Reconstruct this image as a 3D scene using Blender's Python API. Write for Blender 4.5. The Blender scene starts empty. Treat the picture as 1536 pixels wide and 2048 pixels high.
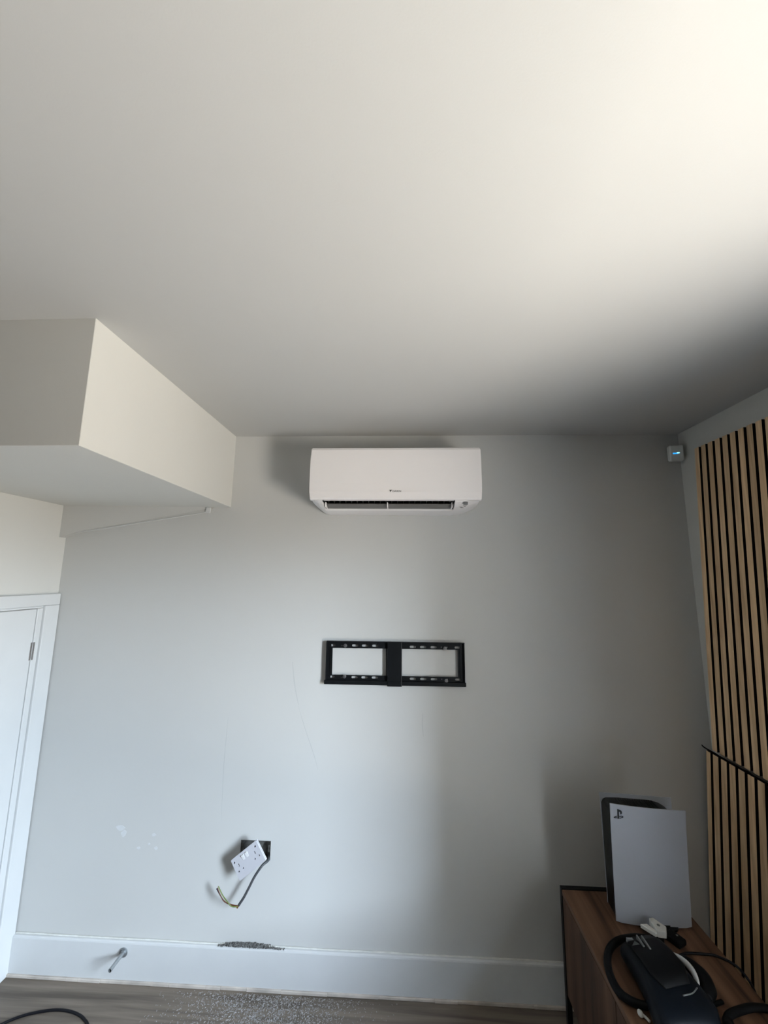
import bpy, bmesh, math, random
from mathutils import Vector, Matrix, Euler
random.seed(7)
S = bpy.context.scene
C = S.collection
PI = math.pi

# ---------------------------------------------------------------- camera
cam = bpy.data.cameras.new('camera')
camo = bpy.data.objects.new('camera', cam); C.objects.link(camo)
cam.sensor_fit = 'HORIZONTAL'; cam.sensor_width = 36.0
cam.lens = 809.495 / 1536 * 36.0
cam.clip_start = 0.02; cam.clip_end = 200
r_ = Vector((0.99892026, 0.04514532, 0.01096419)); u_ = Vector((-0.00366694, -0.15864919, 0.98732821)); f_ = Vector((-0.04631271, 0.98630235, 0.15831235))
camo.matrix_world = Matrix(((r_.x, u_.x, -f_.x, 0.0), (r_.y, u_.y, -f_.y, -1.957), (r_.z, u_.z, -f_.z, 1.6958), (0, 0, 0, 1)))
S.camera = camo

# ---------------------------------------------------------------- world: pale blue sky over a sunlit warm patio and garden
SKY = (0.74, 0.87, 1.0); SKY_S = 148.0; ZENITH = (0.50, 0.68, 1.0); ZENITH_S = 45.0
GROUND = (1.0, 0.935, 0.83); GROUND_S = 53.0
w = bpy.data.worlds.new('world'); S.world = w; w.use_nodes = True
nt = w.node_tree; nt.nodes.clear()
out = nt.nodes.new('ShaderNodeOutputWorld'); bg = nt.nodes.new('ShaderNodeBackground')
tc = nt.nodes.new('ShaderNodeTexCoord'); sp = nt.nodes.new('ShaderNodeSeparateXYZ'); mr = nt.nodes.new('ShaderNodeMapRange')
mr.inputs['From Min'].default_value = -0.06; mr.inputs['From Max'].default_value = 0.06
mx = nt.nodes.new('ShaderNodeMix'); mx.data_type = 'RGBA'
mx.inputs[6].default_value = tuple(c * GROUND_S for c in GROUND) + (1,)
mx.inputs[7].default_value = tuple(c * SKY_S for c in SKY) + (1,)
mz = nt.nodes.new('ShaderNodeMapRange'); mz.inputs['From Min'].default_value = 0.05; mz.inputs['From Max'].default_value = 0.85
ms = nt.nodes.new('ShaderNodeMix'); ms.data_type = 'RGBA'
ms.inputs[6].default_value = tuple(c * SKY_S for c in SKY) + (1,); ms.inputs[7].default_value = tuple(c * ZENITH_S for c in ZENITH) + (1,)
nt.links.new(sp.outputs['Z'], mz.inputs['Value']); nt.links.new(mz.outputs[0], ms.inputs['Factor']); nt.links.new(ms.outputs[2], mx.inputs[7])
nt.links.new(tc.outputs['Generated'], sp.inputs[0]); nt.links.new(sp.outputs['Z'], mr.inputs['Value'])
nt.links.new(mr.outputs[0], mx.inputs['Factor']); nt.links.new(mx.outputs[2], bg.inputs['Color']); nt.links.new(bg.outputs[0], out.inputs[0])

# window opening in the right wall (out of frame): world light comes in through it
WY0, WY1, WZ0, WZ1, REV = -2.20, -1.39, 0.12, 1.97, 0.28
# room dimensions
H = 2.4; XL = -1.6928; XR = 1.3418; YF = -5.6; XB = -0.857; YB = -0.964; XH = -3.9; ZB = 2.0305; WT = 0.22

pl = bpy.data.lights.new('window_portal', 'AREA'); pl.shape = 'RECTANGLE'
pl.size = WZ1 - WZ0; pl.size_y = WY1 - WY0; pl.cycles.is_portal = True
plo = bpy.data.objects.new('window_portal', pl); C.objects.link(plo)
plo.location = (XR + REV + 0.005, (WY0 + WY1) / 2, (WZ0 + WZ1) / 2); plo.rotation_euler = (0, PI / 2, 0)

S.view_settings.view_transform = 'Standard'; S.view_settings.look = 'None'
S.view_settings.gamma = 1.0; S.view_settings.use_curve_mapping = False
S.view_settings.exposure = 0.06
S.cycles.max_bounces = 12; S.cycles.diffuse_bounces = 8; S.cycles.use_denoising = True
S.cycles.sample_clamp_indirect = 6.0

# ---------------------------------------------------------------- materials
def srgb(r, g, b):
    return tuple(((v / 255) / 12.92 if v / 255 <= 0.04045 else ((v / 255 + 0.055) / 1.055) ** 2.4) for v in (r, g, b))
def mat(name, col, rough=0.6, metal=0.0, spec=0.5, var=0.0, scale=6.0, bump=0.0, bscale=200.0, emit=None, stretch=None, coat=0.0):
    m = bpy.data.materials.new(name); m.use_nodes = True
    n = m.node_tree; b = n.nodes['Principled BSDF']
    b.inputs['Base Color'].default_value = (*col, 1); b.inputs['Roughness'].default_value = rough
    b.inputs['Metallic'].default_value = metal; b.inputs['Specular IOR Level'].default_value = spec
    b.inputs['Coat Weight'].default_value = coat
    t = n.nodes.new('ShaderNodeTexCoord')
    if var > 0:
        no = n.nodes.new('ShaderNodeTexNoise'); no.inputs['Scale'].default_value = scale; no.inputs['Detail'].default_value = 5
        src = t.outputs['Object']
        if stretch:
            mp = n.nodes.new('ShaderNodeMapping'); mp.inputs['Scale'].default_value = stretch
            n.links.new(src, mp.inputs[0]); src = mp.outputs[0]
        n.links.new(src, no.inputs['Vector'])
        cr = n.nodes.new('ShaderNodeValToRGB')
        cr.color_ramp.elements[0].position = 0.3; cr.color_ramp.elements[1].position = 0.7
        cr.color_ramp.elements[0].color = tuple(c * (1 - var) for c in col) + (1,)
        cr.color_ramp.elements[1].color = tuple(min(1, c * (1 + var)) for c in col) + (1,)
        n.links.new(no.outputs['Fac'], cr.inputs[0]); n.links.new(cr.outputs[0], b.inputs['Base Color'])
    if bump > 0:
        n2 = n.nodes.new('ShaderNodeTexNoise'); n2.inputs['Scale'].default_value = bscale; n2.inputs['Detail'].default_value = 3
        bp = n.nodes.new('ShaderNodeBump'); bp.inputs['Strength'].default_value = bump; bp.inputs['Distance'].default_value = 0.002
        n.links.new(t.outputs['Object'], n2.inputs['Vector']); n.links.new(n2.outputs['Fac'], bp.inputs['Height']); n.links.new(bp.outputs[0], b.inputs['Normal'])
    if emit:
        b.inputs['Emission Color'].default_value = (*emit[0], 1); b.inputs['Emission Strength'].default_value = emit[1]
    return m

def wood(name, dark, light, axis='Z', scale=1.0, rough=0.45, band=26.0, plank=None):
    """streaky grain that runs along one object axis; each object gets its own shift"""
    m = bpy.data.materials.new(name); m.use_nodes = True
    n = m.node_tree; b = n.nodes['Principled BSDF']; b.inputs['Roughness'].default_value = rough; b.inputs['Specular IOR Level'].default_value = 0.3
    t = n.nodes.new('ShaderNodeTexCoord'); oi = n.nodes.new('ShaderNodeObjectInfo')
    ad = n.nodes.new('ShaderNodeVectorMath'); ad.operation = 'ADD'
    ml = n.nodes.new('ShaderNodeVectorMath'); ml.operation = 'SCALE'; ml.inputs[0].default_value = (7.3, 3.1, 5.7)
    n.links.new(oi.outputs['Random'], ml.inputs['Scale'])
    n.links.new(t.outputs['Object'], ad.inputs[0]); n.links.new(ml.outputs[0], ad.inputs[1])
    mp = n.nodes.new('ShaderNodeMapping')
    sc = [band, band, band]; sc['XYZ'.index(axis)] = band * 0.05
    mp.inputs['Scale'].default_value = [s * scale for s in sc]
    n.links.new(ad.outputs[0], mp.inputs[0])
    no = n.nodes.new('ShaderNodeTexNoise'); no.inputs['Scale'].default_value = 1.0; no.inputs['Detail'].default_value = 8; no.inputs['Distortion'].default_value = 0.6
    n.links.new(mp.outputs[0], no.inputs['Vector'])
    cr = n.nodes.new('ShaderNodeValToRGB'); e = cr.color_ramp.elements
    e[0].position = 0.32; e[0].color = (*dark, 1); e[1].position = 0.68; e[1].color = (*light, 1)
    n.links.new(no.outputs['Fac'], cr.inputs[0])
    hv = n.nodes.new('ShaderNodeHueSaturation')
    mr = n.nodes.new('ShaderNodeMapRange'); mr.inputs['To Min'].default_value = 0.85; mr.inputs['To Max'].default_value = 1.15
    n.links.new(oi.outputs['Random'], mr.inputs['Value']); n.links.new(mr.outputs[0], hv.inputs['Value'])
    n.links.new(cr.outputs[0], hv.inputs['Color']); n.links.new(hv.outputs[0], b.inputs['Base Color'])
    bp = n.nodes.new('ShaderNodeBump'); bp.inputs['Strength'].default_value = 0.15; bp.inputs['Distance'].default_value = 0.001
    n.links.new(no.outputs['Fac'], bp.inputs['Height']); n.links.new(bp.outputs[0], b.inputs['Normal'])
    return m

M = dict(
    wall=mat('wall_paint', (0.53, 0.53, 0.515), 0.55, var=0.012, scale=2.5, bump=0.06, bscale=300, spec=0.3),
    ceiling=mat('ceiling_paint', (0.475, 0.473, 0.46), 0.85, var=0.01, scale=2.0, bump=0.05, bscale=260, spec=0.2),
    side=mat('side_wall_paint', (0.58, 0.575, 0.545), 0.7, var=0.012, scale=3, bump=0.06, bscale=300, spec=0.3),
    light_block=mat('dark_light_block', (0.07, 0.06, 0.05), 0.9, var=0.1, scale=4),
    wing_block=mat('pale_wing_block', (0.36, 0.35, 0.33), 0.9, var=0.03, scale=4),
    ground_block=mat('dim_ground_block', (0.20, 0.19, 0.17), 0.9, var=0.1, scale=4),
    rear=mat('rear_wall_paint', (0.13, 0.125, 0.12), 0.8, var=0.02, scale=3),  # unseen walls, kept dark to cut bounced light
    gloss=mat('white_gloss_paint', (0.58, 0.59, 0.59), 0.42, var=0.015, scale=8),
    edge=mat('raw_caulk', (0.50, 0.45, 0.40), 0.8, var=0.22, scale=14),
    caulk=mat('cream_filler', (0.60, 0.60, 0.565), 0.8, var=0.08, scale=40),
    filler=mat('white_filler', (0.585, 0.595, 0.60), 0.8, var=0.03, scale=60),
    scuff=mat('grey_scuff', (0.50, 0.51, 0.51), 0.8, var=0.05, scale=60),
    acw=mat('ac_white_plastic', (0.80, 0.78, 0.785), 0.38, var=0.005, scale=5),
    acf=mat('ac_fin_plastic', (0.03, 0.03, 0.029), 0.5, spec=0.2, var=0.03, scale=20),
    acg=mat('ac_grey_plastic', (0.13, 0.125, 0.12), 0.45, var=0.03, scale=20),
    acd=mat('ac_dark_duct', (0.012, 0.013, 0.012), 0.6, var=0.1, scale=20),
    print=mat('grey_print', (0.12, 0.12, 0.12), 0.6, var=0.02, scale=50),
    blackm=mat('black_powder_coat', (0.005, 0.006, 0.007), 0.45, spec=0.16, var=0.1, scale=40),
    zinc=mat('zinc_steel', (0.62, 0.62, 0.62), 0.3, metal=1.0, var=0.05, scale=90),
    hinge=mat('brushed_hinge', (0.30, 0.28, 0.27), 0.4, metal=0.8, var=0.1, scale=90),
    galv=mat('galvanised_box', (0.16, 0.16, 0.15), 0.5, metal=0.6, var=0.45, scale=70),
    pipe=mat('dull_pipe', (0.34, 0.36, 0.37), 0.35, metal=0.7, var=0.1, scale=60),
    hole=mat('dark_hole', (0.01, 0.01, 0.012), 0.8, var=0.1, scale=20),
    socket=mat('socket_white', (0.56, 0.56, 0.60), 0.35, var=0.01, scale=30),
    rocker=mat('rocker_white', (0.70, 0.70, 0.71), 0.3, var=0.01, scale=30),
    cable=mat('grey_sheath', (0.055, 0.06, 0.065), 0.5, var=0.15, scale=60),
    brown=mat('brown_wire', (0.10, 0.035, 0.015), 0.45, var=0.1, scale=60),
    blue=mat('blue_wire', (0.03, 0.05, 0.09), 0.45, var=0.1, scale=60),
    copper=mat('bare_copper', (0.55, 0.25, 0.12), 0.35, metal=1.0, var=0.1, scale=60),
    sensor=mat('sensor_white', (0.72, 0.74, 0.72), 0.4, var=0.01, scale=30),
    led=mat('blue_led', (0.02, 0.2, 0.6), 0.4, var=0.01, scale=30, emit=((0.02, 0.35, 1.0), 1.3)),
    led2=mat('cyan_led', (0.3, 0.9, 1.0), 0.4, var=0.01, scale=30, emit=((0.35, 0.95, 1.0), 1.5)),
    felt=mat('black_felt', (0.005, 0.0035, 0.0035), 0.95, spec=0.02, var=0.2, scale=200),
    oak=wood('oak_veneer', (0.52, 0.34, 0.19), (0.78, 0.57, 0.34), 'Z', band=60, rough=0.55),
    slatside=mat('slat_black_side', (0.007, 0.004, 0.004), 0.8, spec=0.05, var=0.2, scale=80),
    walnut=wood('walnut_veneer_top', (0.024, 0.010, 0.005), (0.165, 0.090, 0.052), 'Y', band=24, rough=0.55),
    walnutf=wood('walnut_veneer_front', (0.020, 0.008, 0.004), (0.120, 0.062, 0.034), 'Z', band=18, rough=0.6),
    floorw=wood('grey_laminate', (0.085, 0.070, 0.056), (0.195, 0.162, 0.130), 'X', band=34, rough=0.5),
    under=mat('screed', (0.03, 0.03, 0.03), 0.9, var=0.1, scale=10),
    psw=mat('console_white', (0.36, 0.385, 0.435), 0.45, var=0.006, scale=10),
    psb=mat('console_black', (0.004, 0.005, 0.005), 0.35, spec=0.2, var=0.1, scale=20),
    hsb=mat('headset_black', (0.003, 0.005, 0.008), 0.42, spec=0.13, var=0.1, scale=20),
    hsr=mat('headset_rubber', (0.0025, 0.003, 0.0035), 0.55, spec=0.12, var=0.1, scale=30),
    hsw=mat('headset_white', (0.55, 0.57, 0.57), 0.35, var=0.03, scale=30),
    buckle=mat('grey_buckle', (0.11, 0.12, 0.12), 0.35, var=0.1, scale=60),
    offw=mat('off_white_plastic', (0.60, 0.60, 0.56), 0.4, var=0.04, scale=60),
    bcab=mat('black_rubber_cable', (0.004, 0.004, 0.006), 0.5, spec=0.2, var=0.1, scale=60),
    wcab=mat('grey_white_cable', (0.45, 0.46, 0.50), 0.4, var=0.05, scale=60),
    crumb=mat('dark_grey_crumbs', (0.125, 0.125, 0.12), 0.8, var=0.7, scale=160),
    dust=mat('pale_plaster_grit', (0.30, 0.29, 0.28), 0.8, var=0.4, scale=120),
    frame=mat('window_frame_white', (0.75, 0.75, 0.74), 0.4, var=0.01, scale=10),
)
# earth wire: green with yellow stripes
m = mat('green_yellow_wire', (0.25, 0.30, 0.03), 0.45)
n = m.node_tree; tcx = n.nodes.new('ShaderNodeTexCoord'); wv = n.nodes.new('ShaderNodeTexWave'); wv.inputs['Scale'].default_value = 60
crx = n.nodes.new('ShaderNodeValToRGB'); crx.color_ramp.elements[0].color = (0.03, 0.10, 0.02, 1); crx.color_ramp.elements[1].color = (0.24, 0.24, 0.06, 1)
n.links.new(tcx.outputs['Object'], wv.inputs[0]); n.links.new(wv.outputs[0], crx.inputs[0]); n.links.new(crx.outputs[0], n.nodes['Principled BSDF'].inputs['Base Color'])
M['earth'] = m

# ---------------------------------------------------------------- helpers
def link(name, me, m, parent=None, loc=(0, 0, 0), rot=(0, 0, 0), smooth=False, kind=None, label=None):
    o = bpy.data.objects.new(name, me); C.objects.link(o)
    for mm in (m if isinstance(m, (list, tuple)) else [m]): me.materials.append(M[mm] if isinstance(mm, str) else mm)
    o.location = loc; o.rotation_euler = rot
    if parent: o.parent = parent
    if smooth:
        for p in me.polygons: p.use_smooth = True
    if kind: o['kind'] = kind
    if label: o['label'] = label
    return o
def fin(bm, name='m'):
    bmesh.ops.recalc_face_normals(bm, faces=bm.faces)
    me = bpy.data.meshes.new(name); bm.to_mesh(me); bm.free(); return me
def add_box(bm, x0, x1, y0, y1, z0, z1, bev=0.0, seg=2):
    vs = [bm.verts.new((x, y, z)) for x in (x0, x1) for y in (y0, y1) for z in (z0, z1)]
    fs = [bm.faces.new([vs[i] for i in q]) for q in ((0, 1, 3, 2), (4, 6, 7, 5), (0, 4, 5, 1), (2, 3, 7, 6), (0, 2, 6, 4), (1, 5, 7, 3))]
    if bev > 0:
        es = list({e for f in fs for e in f.edges})
        bmesh.ops.bevel(bm, geom=es, offset=bev, segments=seg, affect='EDGES', profile=0.5)
def box(x0, x1, y0, y1, z0, z1, bev=0.0, seg=2):
    bm = bmesh.new(); add_box(bm, x0, x1, y0, y1, z0, z1, bev, seg); return fin(bm)
def extrude_x(prof, x0, x1, bm=None):
    """profile of (y, z) points extruded along x"""
    own = bm is None
    if own: bm = bmesh.new()
    a = [bm.verts.new((x0, y, z)) for y, z in prof]; b = [bm.verts.new((x1, y, z)) for y, z in prof]
    bm.faces.new(a); bm.faces.new(b[::-1]); k = len(prof)
    for i in range(k): bm.faces.new((a[i], a[(i + 1) % k], b[(i + 1) % k], b[i]))
    return fin(bm) if own else None
def crom(pts, sub=8):
    pts = [Vector(p) for p in pts]; o = []
    P = [pts[0] * 2 - pts[1]] + pts + [pts[-1] * 2 - pts[-2]]
    for i in range(1, len(P) - 2):
        a, b, c, d = P[i - 1:i + 3]
        for k in range(sub):
            t = k / sub
            o.append(0.5 * ((2 * b) + (c - a) * t + (2 * a - 5 * b + 4 * c - d) * t * t + (3 * b - a - 3 * c + d) * t ** 3))
    o.append(pts[-1]); return o
def add_tube(bm, pts, r, seg=10, sub=8, flat=1.0, cap=True, upv=None):
    P = crom(pts, sub) if sub else [Vector(p) for p in pts]
    rings = []; T0 = (P[1] - P[0]).normalized(); up = Vector(upv) if upv else (Vector((0, 0, 1)) if abs(T0.z) < 0.9 else Vector((1, 0, 0)))
    for i, p in enumerate(P):
        t = (P[min(i + 1, len(P) - 1)] - P[max(i - 1, 0)]).normalized()
        s = t.cross(up)
        if s.length < 1e-4: s = t.cross(Vector((0, 1, 0)))
        s.normalize(); v = s.cross(t).normalized()
        if not upv: up = v
        rr = r(i / (len(P) - 1)) if callable(r) else r
        rings.append([bm.verts.new(p + s * math.cos(a) * rr * flat + v * math.sin(a) * rr) for a in [2 * PI * k / seg for k in range(seg)]])
    for A, B in zip(rings, rings[1:]):
        for k in range(seg): bm.faces.new((A[k], A[(k + 1) % seg], B[(k + 1) % seg], B[k]))
    if cap: bm.faces.new(rings[0][::-1]); bm.faces.new(rings[-1])
def tube(pts, r, **k):
    bm = bmesh.new(); add_tube(bm, pts, r, **k); return fin(bm)
def plate(outer, holes, thick, bevel=0.0):
    """flat plate in x-z with real holes, thickness along y (from 0 to -thick)"""
    cu = bpy.data.curves.new('c', 'CURVE'); cu.dimensions = '2D'; cu.fill_mode = 'BOTH'; cu.extrude = thick / 2; cu.bevel_depth = bevel
    for ring in [outer] + holes:
        s = cu.splines.new('POLY'); s.points.add(len(ring) - 1); s.use_cyclic_u = True
        for p, (x, z) in zip(s.points, ring): p.co = (x, z, 0, 1)
    o = bpy.data.objects.new('tmp', cu); C.objects.link(o)
    me = bpy.data.meshes.new_from_object(o.evaluated_get(bpy.context.evaluated_depsgraph_get()))
    bpy.data.objects.remove(o); bpy.data.curves.remove(cu)
    me.materials.clear()
    me.transform(Matrix.Translation((0, -thick / 2, 0)) @ Matrix.Rotation(PI / 2, 4, 'X')); return me
def rect(x0, x1, z0, z1): return [(x0, z0), (x1, z0), (x1, z1), (x0, z1)]
def slot(cx, cz, w, h, n=6):
    r = h / 2; o = []
    for k in range(n + 1):
        a = -PI / 2 + PI * k / n; o.append((cx + w / 2 - r + r * math.cos(a), cz + r * math.sin(a)))
    for k in range(n + 1):
        a = PI / 2 + PI * k / n; o.append((cx - w / 2 + r + r * math.cos(a), cz + r * math.sin(a)))
    return o
def rrect(x0, x1, z0, z1, r, n=5):
    o = []
    for cx, cz, a0 in ((x1 - r, z0 + r, -PI / 2), (x1 - r, z1 - r, 0), (x0 + r, z1 - r, PI / 2), (x0 + r, z0 + r, PI)):
        for k in range(n + 1):
            a = a0 + PI / 2 * k / n; o.append((cx + r * math.cos(a), cz + r * math.sin(a)))
    return o
def text_mesh(s, size, thick, bold=0.0):
    cu = bpy.data.curves.new('t', 'FONT'); cu.body = s; cu.size = size; cu.extrude = thick / 2; cu.align_x = 'LEFT'; cu.offset = bold
    o = bpy.data.objects.new('tmp', cu); C.objects.link(o)
    me = bpy.data.meshes.new_from_object(o.evaluated_get(bpy.context.evaluated_depsgraph_get()))
    bpy.data.objects.remove(o); bpy.data.curves.remove(cu); me.materials.clear()
    me.transform(Matrix.Rotation(PI / 2, 4, 'X')); return me
def thing(name, label, cat, loc=(0, 0, 0), rot=(0, 0, 0), group=None):
    o = bpy.data.objects.new(name, None); C.objects.link(o); o.location = loc; o.rotation_euler = rot; o.empty_display_size = 0.1
    o['label'] = label; o['category'] = cat
    if group: o['group'] = group
    return o
def tag(o, label, cat, group=None, kind=None):
    o['label'] = label; o['category'] = cat
    if group: o['group'] = group
    if kind: o['kind'] = kind
    return o

# ---------------------------------------------------------------- the room shell
BOX = (-0.706, -0.572, 0.4705, 0.547)          # hole of the socket back box
me = plate(rect(XL - WT, XR + WT, -0.1, H + 0.1), [rect(*BOX)], 0.12)
me.transform(Matrix.Translation((0, 0.12, 0)))
wb = link('wall_back', me, 'wall', kind='structure')
# wedge of boarding under the bulkhead, proud of the back wall
bm = bmesh.new()
fr = [(-0.040, XL, 1.875), (-0.040, XL, ZB), (-0.004, -0.93, ZB), (-0.004, -0.965, 2.008), (-0.040, -1.603, 1.900)]
fr = [(XL, -0.040, 1.872), (-1.603, -0.038, 1.898), (-0.985, -0.012, 2.003), (-0.93, -0.006, ZB), (XL, -0.040, ZB)]
a = [bm.verts.new(p) for p in fr]; b = [bm.verts.new((x, 0.001, z)) for x, y, z in fr]
bm.faces.new(a); bm.faces.new(b[::-1])
for i in range(5): bm.faces.new((a[i], a[(i + 1) % 5], b[(i + 1) % 5], b[i]))
link('boxing_board', fin(bm), 'wall', wb)
link('filler_line', tube([(XL + 0.09, -0.040, 1.897), (-1.3, -0.027, 1.948), (-0.985, -0.013, 2.001)], 0.0018, seg=6, sub=4), 'filler', wb)
# small marks on the back wall: filler dabs and scuffs, each a thin raised patch
def blob(cx, cz, rx, rz, seed, th=0.0006):
    rnd = random.Random(seed); k = 11
    o = [(cx + rx * (0.7 + 0.5 * rnd.random()) * math.cos(2 * PI * i / k), cz + rz * (0.7 + 0.5 * rnd.random()) * math.sin(2 * PI * i / k)) for i in range(k)]
    return plate(o, [], th)
for i, (cx, cz, rx, rz) in enumerate([(-1.256, 0.575, 0.020, 0.011), (-1.238, 0.553, 0.013, 0.014), (-1.10, 0.552, 0.010, 0.006), (-1.085, 0.50, 0.008, 0.007), (-1.118, 0.515, 0.006, 0.004), (-1.165, 0.497, 0.008, 0.005)]):
    link('filler_patch', blob(cx, cz, rx, rz, i), 'filler', wb)
def ribbon(pts, w_):
    P = [Vector((x, 0, z)) for x, z in pts]; P = crom(P, 6); L = []; R = []
    for i, p in enumerate(P):
        t = (P[min(i + 1, len(P) - 1)] - P[max(i - 1, 0)]).normalized(); q = i / (len(P) - 1); ww = w_ * math.sin(PI * min(max(q, 0.06), 0.94)) ** 0.5
        L.append((p.x - t.z * ww, p.z + t.x * ww)); R.append((p.x + t.z * ww, p.z - t.x * ww))
    return plate(L + R[::-1], [], 0.0004)
M['scuff1'] = mat('faint_scuff', (0.468, 0.472, 0.462), 0.6, var=0.03, scale=30)
link('scuff', ribbon([(-0.512, 1.30), (-0.497, 1.20), (-0.475, 1.11)], 0.0035), 'scuff1', wb)
link('scuff', ribbon([(-0.475, 1.105), (-0.440, 1.01), (-0.395, 0.90), (-0.375, 0.84)], 0.0022), 'scuff1', wb)
link('scuff', ribbon([(0.094, 1.09), (0.092, 1.04), (0.096, 0.99)], 0.0030), 'scuff1', wb)
link('scuff', ribbon([(-0.905, 2.335), (-0.885, 2.352), (-0.862, 2.337)], 0.0025), 'scuff1', wb)
link('scuff', ribbon([(-0.80, 1.05), (-0.805, 0.85), (-0.80, 0.62)], 0.0016), 'scuff1', wb)

link('floor', box(XH, XR + WT, YF - 0.1, 0.12, -0.12, -0.008), 'under', kind='structure')
fl = bpy.data.objects['floor']
pk = {}
def plank_mesh(L):
    if L not in pk:
        bm = bmesh.new(); add_box(bm, 0, L - 0.0012, -0.1908, 0, -0.008, 0.0, 0.0008, 1); me = fin(bm); me.materials.append(M['floorw']); pk[L] = me
    return pk[L]
for r in range(8):
    x = XL + [0.0, -0.45, -0.85, -0.2][r % 4]; y = -0.004 - r * 0.192; first = True
    while x < XR:
        x0 = max(x, XL); L = round(min(x + 1.29, XR) - x0, 4); x += 1.29
        if L < 0.05 or y - 0.192 < YF: continue
        o = bpy.data.objects.new('plank', plank_mesh(L)); C.objects.link(o); o.location = (x0, y, 0); o.parent = fl
cl = link('ceiling', box(XH, XR + WT, YF - 0.1, 0.12, H, H + 0.12), 'ceiling', kind='structure')
link('bulkhead', box(XH, XB, YB, 0.001, ZB, H + 0.001, 0.0015, 1), 'side', cl)
# left wall with the low door's opening
DY0, DY1, DZ = -0.91, -0.100, 1.545
bm = bmesh.new()
add_box(bm, XL - WT, XL, -0.096, 0.0, 0, H)
add_box(bm, XL - WT, XL, YB, DY0 - 0.004, 0, H)
add_box(bm, XL - WT, XL, DY0 - 0.004, -0.096, DZ + 0.002, H)
link('wall_left', fin(bm), 'side', kind='structure')
link('wall_hall', box(XH - 0.1, XH, YF, 0, 0, H), 'rear', kind='structure')  # unseen space, set back and dark to lessen bounce opposite the window
link('wall_hall_back', box(XH, XL - WT, YB + 0.1, YB + 0.2, 0, H), 'rear', kind='structure')
# right wall with the window opening
bm = bmesh.new()
add_box(bm, XR, XR + REV, WY1, 0, 0, H); add_box(bm, XR, XR + REV, YF, WY0, 0, H)
add_box(bm, XR, XR + REV, WY0, WY1, 0, WZ0); add_box(bm, XR, XR + REV, WY0, WY1, WZ1, H)
link('wall_right', fin(bm), 'side', kind='structure')
link('wall_front', box(XH, XR + WT, YF - 0.12, YF, 0, H), 'rear', kind='structure')
link('wall_light_block', box(7.0, 7.1, -9.0, 6.0, -0.5, 1.75), 'light_block', kind='structure')  # unseen fence added to hide the bright horizon from the window
link('wall_light_block', box(XR + REV, 5.0, -6.0, -5.8, -0.5, 5.0), 'wing_block', kind='structure')  # unseen wing added to dim slanting light on the room's right side
link('floor_light_block', box(XR + REV, 2.7, -5.8, 3.0, -0.3, -0.12), 'ground_block', kind='structure')  # unseen dark slab added to weaken steep light onto the ceiling
bm = bmesh.new()
for y0, y1, z0, z1 in ((WY0, WY0 + 0.05, WZ0, WZ1), (WY1 - 0.05, WY1, WZ0, WZ1), (WY0, WY1, WZ0, WZ0 + 0.05), (WY0, WY1, WZ1 - 0.05, WZ1)):
    add_box(bm, XR + 0.22, XR + 0.27, y0, y1, z0, z1)
link('window_1', fin(bm), 'frame', kind='structure')
link('reveal_bounce_block', box(XR + 0.001, XR + 0.219, WY0 + 0.0005, WY0 + 0.012, WZ0, WZ1), 'light_block', bpy.data.objects['window_1'])  # dark sheet added to stop light bouncing off the far jamb

# baseboard: flat board with a rounded top, a rough caulk bead under it
bp_ = [(0.0, 0.012), (0.0, 0.150), (-0.012, 0.150), (-0.0165, 0.147), (-0.018, 0.142), (-0.018, 0.012)]
bb = link('baseboard_back', extrude_x(bp_, XL + 0.019, XR - 0.001), 'gloss', kind='structure')
link('caulk_bead', tube([(XL + 0.02 + i * 0.1005, -0.004 + 0.0006 * math.sin(i * 2.1), 0.1515 + 0.0006 * math.sin(i * 1.3)) for i in range(31)], 0.0035, seg=6, sub=2), 'caulk', bb)
bm = bmesh.new()
rnd = random.Random(3); x = XL + 0.012
while x < XR - 0.01:
    L = 0.05 + 0.2 * rnd.random(); x1 = min(x + L, XR - 0.005); add_box(bm, x, x1, -0.022 - 0.003 * rnd.random(), -0.001, 0.0, 0.0105 + 0.002 * rnd.random(), 0.0015, 1); x = x1
link('trim_1', fin(bm), 'edge', kind='structure')

# door in the left wall (parts: leaf, casing, stop, hinges)
d1 = link('door_1', box(XL - 0.035, XL + 0.0065, DY0 + 0.003, -0.1128, 0.012, 1.532, 0.002, 1), 'gloss', kind='structure')
link('architrave', box(XL, XL + 0.019, -0.082, -0.004, 0, 1.5448, 0.003, 2), 'gloss', d1)
link('architrave', box(XL, XL + 0.019, DY0 - 0.08, -0.004, 1.5452, 1.598, 0.003, 2), 'gloss', d1)
link('architrave', box(XL, XL + 0.019, DY0 - 0.08, DY0 - 0.010, 0, 1.5448, 0.003, 2), 'gloss', d1)
link('door_lining', box(XL - WT, XL + 0.0095, -0.1105, -0.0825, 0, 1.5346, 0.002, 1), 'gloss', d1)
link('door_lining', box(XL - WT, XL + 0.0095, DY0 - 0.009, -0.0825, 1.535, 1.5445, 0.002, 1), 'gloss', d1)
link('door_lining', box(XL - WT, XL + 0.0095, DY0 - 0.009, DY0, 0, 1.5346, 0.002, 1), 'gloss', d1)
for z in (1.305, 0.255):
    bm = bmesh.new()
    add_box(bm, XL + 0.0055, XL + 0.0075, -0.1205, -0.1132, z, z + 0.078)
    add_box(bm, XL + 0.0085, XL + 0.0105, -0.1098, -0.1030, z, z + 0.078)
    link('hinge', fin(bm), 'hinge', d1)

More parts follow.
